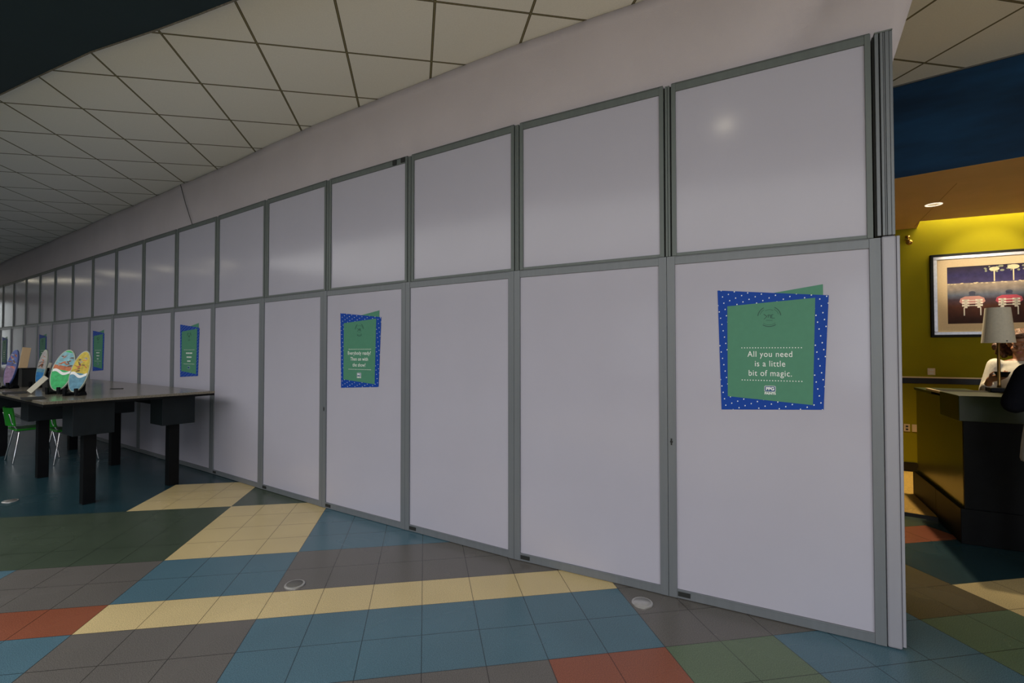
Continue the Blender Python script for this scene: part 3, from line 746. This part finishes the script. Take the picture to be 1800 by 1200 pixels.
def night_photo():
    m, nt, b = new_mat('night_photograph'); N = nt.nodes; L = nt.links
    tc = N.new('ShaderNodeTexCoord'); sp = N.new('ShaderNodeSeparateXYZ'); L.new(tc.outputs['Object'], sp.inputs[0])
    mr = N.new('ShaderNodeMapRange'); mr.inputs[1].default_value = pz0; mr.inputs[2].default_value = pz1; L.new(sp.outputs[2], mr.inputs[0])
    r = N.new('ShaderNodeValToRGB'); e_ = r.color_ramp.elements
    stops = [(0, (.03, .010, .008)), (.30, (.07, .022, .012)), (.42, (.05, .03, .045)), (.5, (.10, .12, .17)), (.60, (.24, .20, .18)), (.70, (.34, .27, .21)), (.715, (.05, .04, .12)), (.85, (.025, .02, .09)), (1, (.02, .012, .03))]
    e_[0].position = 0; e_[0].color = (*stops[0][1], 1); e_[1].position = 1; e_[1].color = (*stops[-1][1], 1)
    for p_, c in stops[1:-1]: k = e_.new(p_); k.color = (*c, 1)
    L.new(mr.outputs[0], r.inputs[0])
    n = N.new('ShaderNodeTexNoise'); n.inputs['Scale'].default_value = 18; n.inputs['Detail'].default_value = 5; L.new(tc.outputs['Object'], n.inputs[0])
    mr2 = N.new('ShaderNodeMapRange'); mr2.inputs[3].default_value = .5; mr2.inputs[4].default_value = 1.6; L.new(n.outputs['Fac'], mr2.inputs[0])
    mu = N.new('ShaderNodeVectorMath'); mu.operation = 'SCALE'; L.new(r.outputs[0], mu.inputs[0]); L.new(mr2.outputs[0], mu.inputs['Scale'])
    L.new(mu.outputs[0], b.inputs['Base Color']); b.inputs['Roughness'].default_value = .55; b.inputs['Specular IOR Level'].default_value = .15
    return m
bpy.data.objects.remove(ph)
ph = link('photograph', bm, night_photo(), e)
PW, PH = px1-px0, pz1-pz0
def pxz(a, b): return (px0 + a*PH*1.0, pz0 + b*PH)
CRE = pm('printed_cream', (.72, .60, .36), .3, var=.1, scale=40); REDP = pm('printed_red', (.45, .03, .05), .3); PNK = pm('printed_pink', (.50, .22, .17), .3); NAV = pm('printed_navy', (.03, .03, .06), .3); WHT = pm('printed_chair_white', (.75, .68, .55), .3)
def flat(name, polys, mat, y=-.0135):
    bm = bmesh.new()
    for P in polys: prism(bm, [pxz(*p) for p in P], y, -.012, 'y')
    return link(name, bm, mat, ph)
def disc(cx, cz, rx, rz_, n=14): return [(cx+rx*math.cos(2*PI*i/n), cz+rz_*math.sin(2*PI*i/n)) for i in range(n)]
def rect(x0, x1, z0, z1): return [(x0, z0), (x1, z0), (x1, z1), (x0, z1)]
rn = random.Random(5)
flat('printed_lamps', [disc(.62, .93, .065, .035), disc(.86, .95, .075, .04), rect(.612, .628, .72, .91), rect(.852, .868, .72, .93)], CRE)
flat('printed_foliage', [disc(rn.uniform(.5, 1.55), rn.uniform(.88, .98), rn.uniform(.012, .03), rn.uniform(.008, .02), 6) for _ in range(46)], pm('printed_leaves', (.24, .25, .16), .3), -.0128)
flat('printed_tree', [[(1.02, .30), (1.07, .30), (1.085, .98), (1.03, .98)]], pm('printed_trunk', (.30, .20, .13), .3), -.0131)
flat('printed_wall_edge', [disc(rn.uniform(.02, 1.6), .70+rn.uniform(-.008, .012), .02, .008, 6) for _ in range(40)], CRE, -.0129)
for (cx, mat, nm) in ((.33, PNK, 'pink'), (.80, REDP, 'red')):
    flat('printed_shirt', [[(cx-.17, .38), (cx-.155, .44), (cx-.09, .475), (cx+.09, .475), (cx+.155, .44), (cx+.17, .38), (cx+.13, .34), (cx-.13, .34)]], mat, -.0133)
    flat('printed_hat', [disc(cx, .535, .045, .028), rect(cx-.04, cx+.04, .485, .53)], NAV, -.0137)
    sl = []
    for k in range(3):
        z = .30 + .045*k; sl += [rect(cx-.135, cx-.04, z, z+.03), rect(cx+.04, cx+.135, z, z+.03), rect(cx-.04, cx+.04, z+.006, z+.018)]
    sl += [rect(cx-.115, cx-.10, .14, .28), rect(cx+.10, cx+.115, .14, .28), rect(cx-.105, cx-.065, .27, .42), rect(cx+.065, cx+.105, .27, .42)]
    flat('printed_chair', sl, WHT, -.0142)

# small fittings on the wall
e = wobj('wall_bell', (Vector((4.874, 5.866))-WP).dot(WD), 2.83, label='small brass fitting on the yellow wall by the end post', cat='fitting')
bm = bmesh.new(); box(bm, -.02, .02, -.012, 0, .06, .085); capsule(bm, (0, -.01, .075), (0, -.05, .03), .006, .006, 8); capsule(bm, (-.03, -.03, .03), (0, -.045, .02), .007, .007, 8); link('bracket', bm, M['brass'], e, smooth=True)
bm = bmesh.new(); ball(bm, (0.004, -.055, -.005), (.034, .034, .034)); link('dome', bm, M['brass'], e, smooth=True)
e = wobj('switch_plate', (Vector((5.054, 5.77))-WP).dot(WD), 1.248, label='beige switch plate just above the dark chair rail', cat='switch')
boxo('plate', (-.036, .036, -.008, -.0005, -.04, .042), M['plate'], e, bevel=.002)
for dz in (-.018, .018): boxo('rocker', (-.02, .02, -.012, -.008, dz-.012, dz+.012), M['tape'], e, bevel=.001)
for k, (tt, lab) in enumerate((((4.841, 5.883), 'beige power outlet with two dark sockets, nearest the end post'), ((4.928, 5.837), 'blank beige wall plate beside the power outlet'))):
    e = wobj('outlet_plate', (Vector(tt)-WP).dot(WD), .557, label=lab, cat='outlet')
    boxo('plate', (-.030 if k == 0 else -.05, .030 if k == 0 else .05, -.008, -.0005, -.045, .045), M['plate'], e, bevel=.002)
    if k == 0:
        for dz in (-.018, .018): boxo('socket', (-.012, .012, -.0095, -.008, dz-.010, dz+.010), M['dark'], e)
# downlights in the lounge ceiling
downlight(4.33, 4.88, HS, 'round recessed downlight in the tan lounge ceiling above the picture', .052, 'dim', group='lounge downlights')
downlight(5.15, 4.42, HS, 'second round downlight in the tan lounge ceiling, out to the right', .052, 'dim', group='lounge downlights')
def spot(loc, aim, power, size, col=(1, .82, .55), blend=.6):
    l = bpy.data.lights.new('lounge_spot', 'SPOT'); l.energy = power; l.spot_size = R(size); l.spot_blend = blend; l.color = col; l.shadow_soft_size = .04
    o = bpy.data.objects.new('lounge_spot', l); scene.collection.objects.link(o); o.location = loc
    o.rotation_euler = (Vector(aim)-Vector(loc)).to_track_quat('-Z', 'Y').to_euler()
spot((5.15, 4.42, HS-.02), (5.50, 5.54, 2.5), 110, 45, (1, .85, .6))
spot((4.33, 4.88, HS-.02), (4.05, 4.55, 0), 260, 78)
spot((4.95, 4.45, HS-.02), (4.75, 4.40, 1.0), 45, 60)

# desk
DO = Vector((3.498, 3.753))
e = empty('reception_desk', (DO.x, DO.y, 0), rzw, label='tall dark reception desk with side panel tinted by wall light and pale edge strip', cat='desk')
DLn = 2.3
OL = pm('wall_bounce_laminate', (.13, .115, .012), .22, var=.12, scale=6)  # bounce light from the yellow wall is put into this colour
DG = pm('dark_green_laminate', (.012, .022, .004), .35, var=.15)
boxo('plinth', (0, DLn, 0, .62, 0.0, .27), M['black'], e, bevel=.004)
boxo('plinth', (0, .42, .62, 1.36, .029, .27), M['black'], e, bevel=.004)
boxo('front_panel', (.03, DLn, .02, .045, .27, .95), M['black'], e)
boxo('side_panel', (.03, .05, .045, .52, .27, .95), OL, e)
boxo('side_panel', (.034, .05, .526, 1.34, .27, 1.10), OL, e)
boxo('carcass', (.05, DLn, .045, .60, .27, .948), M['black'], e)
boxo('side_wing', (.05, .40, .60, 1.34, .27, 1.10), M['black'], e)
boxo('transaction_counter', (0, DLn, 0, .46, .95, 1.15), DG, e, bevel=.004)
boxo('work_top', (.02, DLn, .462, .78, 1.122, 1.146), M['black'], e, bevel=.002)
boxo('wing_top', (.02, .42, .78, 1.36, 1.10, 1.124), DG, e, bevel=.002)
boxo('edge_strip', (.0, .02, .462, .86, 1.13, 1.15), M['plate'], e, bevel=.002)

# table lamp
e = empty('table_lamp', (4.15, 4.08, 1.152), rzw, label='table lamp with tapered cream shade on the reception desk', cat='lamp')
boxo('base', (-.072, .072, -.06, .06, 0, .035), M['black'], e, bevel=.004)
bm = bmesh.new(); lathe(bm, [(.014, .035), (.011, .06), (.010, .42), (.016, .43), (.016, .47)], 16); link('stem', bm, M['brass'], e, smooth=True)
bm = bmesh.new(); lathe(bm, [(.107, .415), (.080, .715), (.078, .715), (.105, .415), (.107, .415)], 40, cap=False); link('lamp_shade', bm, M['shade'], e, smooth=False)
bm = bmesh.new(); ball(bm, (.02, -.107, .43), (.005, .004, .005)); link('switch_knob', bm, M['dark'], e)
bm = bmesh.new(); ball(bm, (0, 0, .53), (.03, .03, .045)); link('bulb', bm, M['white'], e, smooth=True)

# ------------------------------------------------------------------ people
def remesh(o, vox, smooth=6, fac=.5):
    r_ = o.modifiers.new('remesh', 'REMESH'); r_.mode = 'VOXEL'; r_.voxel_size = vox; r_.use_smooth_shade = True
    s = o.modifiers.new('smooth', 'SMOOTH'); s.factor = fac; s.iterations = smooth
    return o
def head_shape(bm, c, yaw, pitch=0.0):
    """head about 0.225 high centred on c; looks along local -y before yaw"""
    mt = Matrix.Translation(c) @ Matrix.Rotation(yaw, 4, 'Z') @ Matrix.Rotation(pitch, 4, 'X')
    def b(p, r): bmesh.ops.create_uvsphere(bm, u_segments=20, v_segments=14, radius=1, matrix=mt @ Matrix.Translation(p) @ Matrix.Diagonal((*r, 1)))
    b((0, .012, .028), (.076, .094, .086)); b((0, -.020, -.030), (.058, .068, .080)); b((0, -.052, -.085), (.030, .030, .024))
    b((0, -.086, .030), (.052, .016, .014)); b((-.036, -.070, -.022), (.022, .02, .022)); b((.036, -.070, -.022), (.022, .02, .022))
    b((0, -.098, -.018), (.013, .018, .014)); b((0, -.093, .004), (.009, .013, .026)); b((-.011, -.093, -.022), (.009, .010, .008)); b((.011, -.093, -.022), (.009, .010, .008))
    b((0, -.086, -.050), (.023, .012, .008)); b((0, -.085, -.060), (.019, .012, .008))
    for s in (-1, 1): b((s*.076, .012, -.002), (.010, .020, .032))
    return mt
def face_parts(parent, mt, mats=True):
    for s in (-1, 1):
        bm = bmesh.new(); ball(bm, mt @ Vector((s*.030, -.0755, .006)), (.0105, .0105, .0095)); ey = link('eye', bm, M['eye'], parent, smooth=True)
        bm = bmesh.new(); ball(bm, mt @ Vector((s*.030, -.0830, .0015)), (.0048, .0036, .0048)); link('iris', bm, M['iris'], ey, smooth=True)
        bm = bmesh.new(); ball(bm, mt @ Vector((s*.030, -.0758, .0105)), (.0130, .0122, .0085)); link('eyelid', bm, M['skin'], parent, smooth=True)
        bm = bmesh.new(); capsule(bm, mt @ Vector((s*.018, -.098, .032)), mt @ Vector((s*.048, -.086, .034)), .0035, .002, 8); link('eyebrow', bm, M['hair_dark'], parent, smooth=True)
    bm = bmesh.new(); capsule(bm, mt @ Vector((-.017, -.093, -.052)), mt @ Vector((.017, -.093, -.052)), .0042, .0042, 8); capsule(bm, mt @ Vector((-.013, -.092, -.060)), mt @ Vector((.013, -.092, -.060)), .0048, .0048, 8)
    link('lips', bm, M['lip'], parent, smooth=True)
def hand(bm, wrist, dirv, palm_n, curl=.9, s=1.0, thumb=1):
    """five fingered hand; dirv runs wrist to knuckles, palm_n points out of the palm"""
    wv = Vector(wrist); d = Vector(dirv).normalized(); n = Vector(palm_n); n = (n - d*n.dot(d)).normalized(); t = d.cross(n)*thumb
    for k in range(4):
        o_ = (k-1.5)*.019*s
        capsule(bm, wv + t*o_*.5, wv + d*.085*s + t*o_, .015*s, .011*s, 10)
        base = wv + d*.088*s + t*o_; ln = [.040, .045, .042, .033][k]*s; dd = d.copy()
        for j in range(3):
            ang_ = curl*(.45+.35*j); dd = (d*math.cos(ang_*(j+1)*.6) + n*math.sin(ang_*(j+1)*.6)).normalized()
            nx_ = base + dd*ln*(1-.22*j); capsule(bm, base, nx_, .0088*s*(1-.08*j), .0080*s*(1-.08*j), 10); base = nx_
    b0 = wv + d*.025*s - t*.022*s; b1 = b0 + (d*.7 - t*.7 + n*.35).normalized()*.042*s; b2 = b1 + (d*.85 - t*.1 + n*.6).normalized()*.032*s
    capsule(bm, b0, b1, .013*s, .0105*s, 10); capsule(bm, b1, b2, .0100*s, .0085*s, 10)

def standing(name, loc, rz, label, k, arms, head_yaw, head_pitch, skin, hair_fn, clothes):
    e = empty(name, loc, rz, label=label, cat='person')
    bm = bmesh.new(); z = k
    # legs, hips, torso, neck (local -y is forward)
    for s in (-1, 1):
        capsule(bm, (s*.085, 0, .88*z), (s*.09, -.01, .48*z), .085, .056); capsule(bm, (s*.09, -.01, .48*z), (s*.092, .012, .09*z), .055, .036)
        capsule(bm, (s*.092, .03, .035), (s*.10, -.15, .03), .034, .026)
    ball(bm, (0, 0, .90*z), (.155, .105, .12)); ball(bm, (0, 0, 1.05*z), (.125, .09, .16)); ball(bm, (0, -.01, 1.22*z), (.145, .10, .16)); ball(bm, (0, 0, 1.33*z), (.15, .07, .07))
    capsule(bm, (0, .01, 1.34*z), (0, -.005, 1.46*z), .055, .048)
    mt = head_shape(bm, (0, -.01, 1.535*z), head_yaw, head_pitch)
    for a in arms:
        sh, el, wr, hd, pn, curl, th = a
        capsule(bm, sh, el, .046, .038); capsule(bm, el, wr, .037, .025); hand(bm, wr, hd, pn, curl, .95, th)
    remesh(link('body', bm, skin, e, smooth=True), .0075, 4)
    face_parts(e, mt); hair_fn(e, mt); clothes(e)
    return e, mt
# woman behind the desk, looking down to her hands
def w_hair(e, mt):
    bm = bmesh.new(); rr = random.Random(3)
    ball(bm, mt @ Vector((0, .035, .055)), (.092, .095, .088))
    for k in range(90):
        a = rr.uniform(-PI*.02, PI*1.02); h = rr.uniform(-.15, .10); r = .112 + .045*math.sin(PI*min(1, max(0, (.10-h)/.25)))
        p = Vector((r*math.cos(a)*1.02, .01 + r*.85*abs(math.sin(a)) if True else 0, h)); s = rr.uniform(.02, .036)
        ball(bm, mt @ p, (s, s, s*1.2), seg=8)
    for k in range(26):
        a = rr.uniform(0, 2*PI); p = Vector((.07*math.cos(a), .01+.07*math.sin(a), .105)); s = rr.uniform(.022, .034); ball(bm, mt @ p, (s, s, s), seg=8)
    o = remesh(link('curly_hair', bm, M['hair'], e, smooth=True), .008, 2)
    t = bpy.data.textures.new('curls', 'CLOUDS'); t.noise_scale = .02; dm = o.modifiers.new('curls', 'DISPLACE'); dm.texture = t; dm.strength = .022; dm.mid_level = .5
def w_clothes(e):
    bm = bmesh.new()
    ball(bm, (0, 0, .93), (.165, .118, .12)); ball(bm, (0, 0, 1.05), (.15, .112, .16)); ball(bm, (0, -.012, 1.22), (.168, .122, .155)); ball(bm, (0, 0, 1.335), (.165, .082, .055))
    for s, a in ((-1, W_ARMS[0]), (1, W_ARMS[1])):
        capsule(bm, a[0], a[1], .066, .058); capsule(bm, a[1], Vector(a[1]).lerp(Vector(a[2]), .45), .056, .050)
    remesh(link('white_top', bm, M['tee'], e, smooth=True), .011, 6)
    bm = bmesh.new()
    for s in (-1, 1): capsule(bm, (s*.085, 0, .88), (s*.09, -.01, .48), .098, .07); capsule(bm, (s*.09, -.01, .48), (s*.092, .012, .11), .068, .052)
    ball(bm, (0, 0, .90), (.168, .118, .10)); remesh(link('dark_trousers', bm, M['coat'], e, smooth=True), .012, 5)
    for s in (-1, 1):
        bm = bmesh.new(); capsule(bm, (s*.092, .04, .045), (s*.10, -.16, .038), .044, .036, sq=1.0); remesh(link('shoe', bm, M['coat'], e, smooth=True), .01, 4)
W_ARMS = [((-.165, 0, 1.335), (-.235, -.03, 1.09), (-.235, -.22, 1.20), (.5, -.6, .25), (.5, .2, .6), .75, -1),
          ((.165, 0, 1.335), (.225, -.03, 1.08), (.06, -.24, 1.17), (-.75, -.5, .2), (-.2, .2, .8), .75, 1)]
WL = Vector((4.80, 4.52))
wz = math.atan2(-.28, -.96) + PI/2      # faces the camera side, turned to the left
woman, wmt = standing('person', (WL.x, WL.y, .028), R(-38), 'person with curly auburn hair in a white top behind the desk, looking down', 1.0,
                      W_ARMS, R(-14), R(18), M['skin'], w_hair, w_clothes)
# black tray in her hands
wm = Matrix.Translation((WL.x, WL.y, .028)) @ Matrix.Rotation(R(-38), 4, 'Z')
p = wm @ Vector((-.165, -.325, 1.262))
e = empty('black_tray', p, R(-38), label='small black dish held in the hands of the person in white', cat='dish')
bm = bmesh.new(); lathe(bm, [(.0, -.03), (.034, -.03), (.056, .018), (.053, .018), (.030, -.024), (.0, -.024)], 24, cap=False); link('dish', bm, M['black'], e, smooth=False)

# person in black at the right edge
def m_hair(e, mt):
    bm = bmesh.new(); ball(bm, mt @ Vector((0, .025, .045)), (.088, .100, .088)); ball(bm, mt @ Vector((0, .07, -.02)), (.07, .05, .07))
    remesh(link('dark_hair', bm, M['hair_dark'], e, smooth=True), .01, 4)
def m_clothes(e):
    bm = bmesh.new()
    ball(bm, (0, 0, .92), (.21, .16, .20)); ball(bm, (0, 0, 1.08), (.20, .15, .18)); ball(bm, (0, 0, 1.24), (.215, .15, .16)); ball(bm, (0, .01, 1.335), (.195, .10, .075))
    for a in B_ARMS: capsule(bm, a[0], a[1], .085, .072); capsule(bm, a[1], Vector(a[1]).lerp(Vector(a[2]), .85), .068, .052)
    remesh(link('black_coat', bm, M['coat'], e, smooth=True), .012, 8)
    bm = bmesh.new()
    for s in (-1, 1): capsule(bm, (s*.09, 0, .84), (s*.09, -.01, .48), .11, .085); capsule(bm, (s*.09, -.01, .48), (s*.092, .012, .11), .082, .065)
    remesh(link('black_trousers', bm, M['coat'], e, smooth=True), .012, 5)
    bm = bmesh.new()
    n = 26; r0 = []
    rows = [(.775, .245, .185), (.79, .248, .188), (.86, .243, .18), (.94, .235, .175), (1.01, .225, .168)]
    for (zz, rx, ry) in rows:
        r0.append([bm.verts.new((rx*math.cos(t)*(1+.02*math.sin(5*t)), ry*math.sin(t)*(1+.02*math.sin(7*t)), zz)) for t in [2*PI*i/n for i in range(n)]])
    for a_, b_ in zip(r0, r0[1:]):
        for i in range(n): bm.faces.new((a_[i], a_[(i+1) % n], b_[(i+1) % n], b_[i]))
    o = link('grey_shirt_hem', bm, M['greyc'], e, smooth=True); md_ = o.modifiers.new('t', 'SOLIDIFY'); md_.thickness = .006
    for s in (-1, 1):
        bm = bmesh.new(); capsule(bm, (s*.092, .04, .048), (s*.10, -.17, .04), .047, .039); remesh(link('shoe', bm, M['coat'], e, smooth=True), .01, 4)
B_ARMS = [((-.19, 0, 1.34), (-.25, -.06, 1.15), (-.14, -.26, 1.19), (.4, -.8, .1), (.3, 0, -1), .4, -1),
          ((.19, 0, 1.34), (.25, -.06, 1.15), (.14, -.26, 1.19), (-.4, -.8, .1), (-.3, 0, -1), .4, 1)]
standing('person', (3.58, 3.06, 0), math.atan2(.883, .466)+PI/2, 'person in a black coat over a grey shirt at the right edge, before the desk', 1.02,
         B_ARMS, 0, R(8), M['skin'], m_hair, m_clothes)
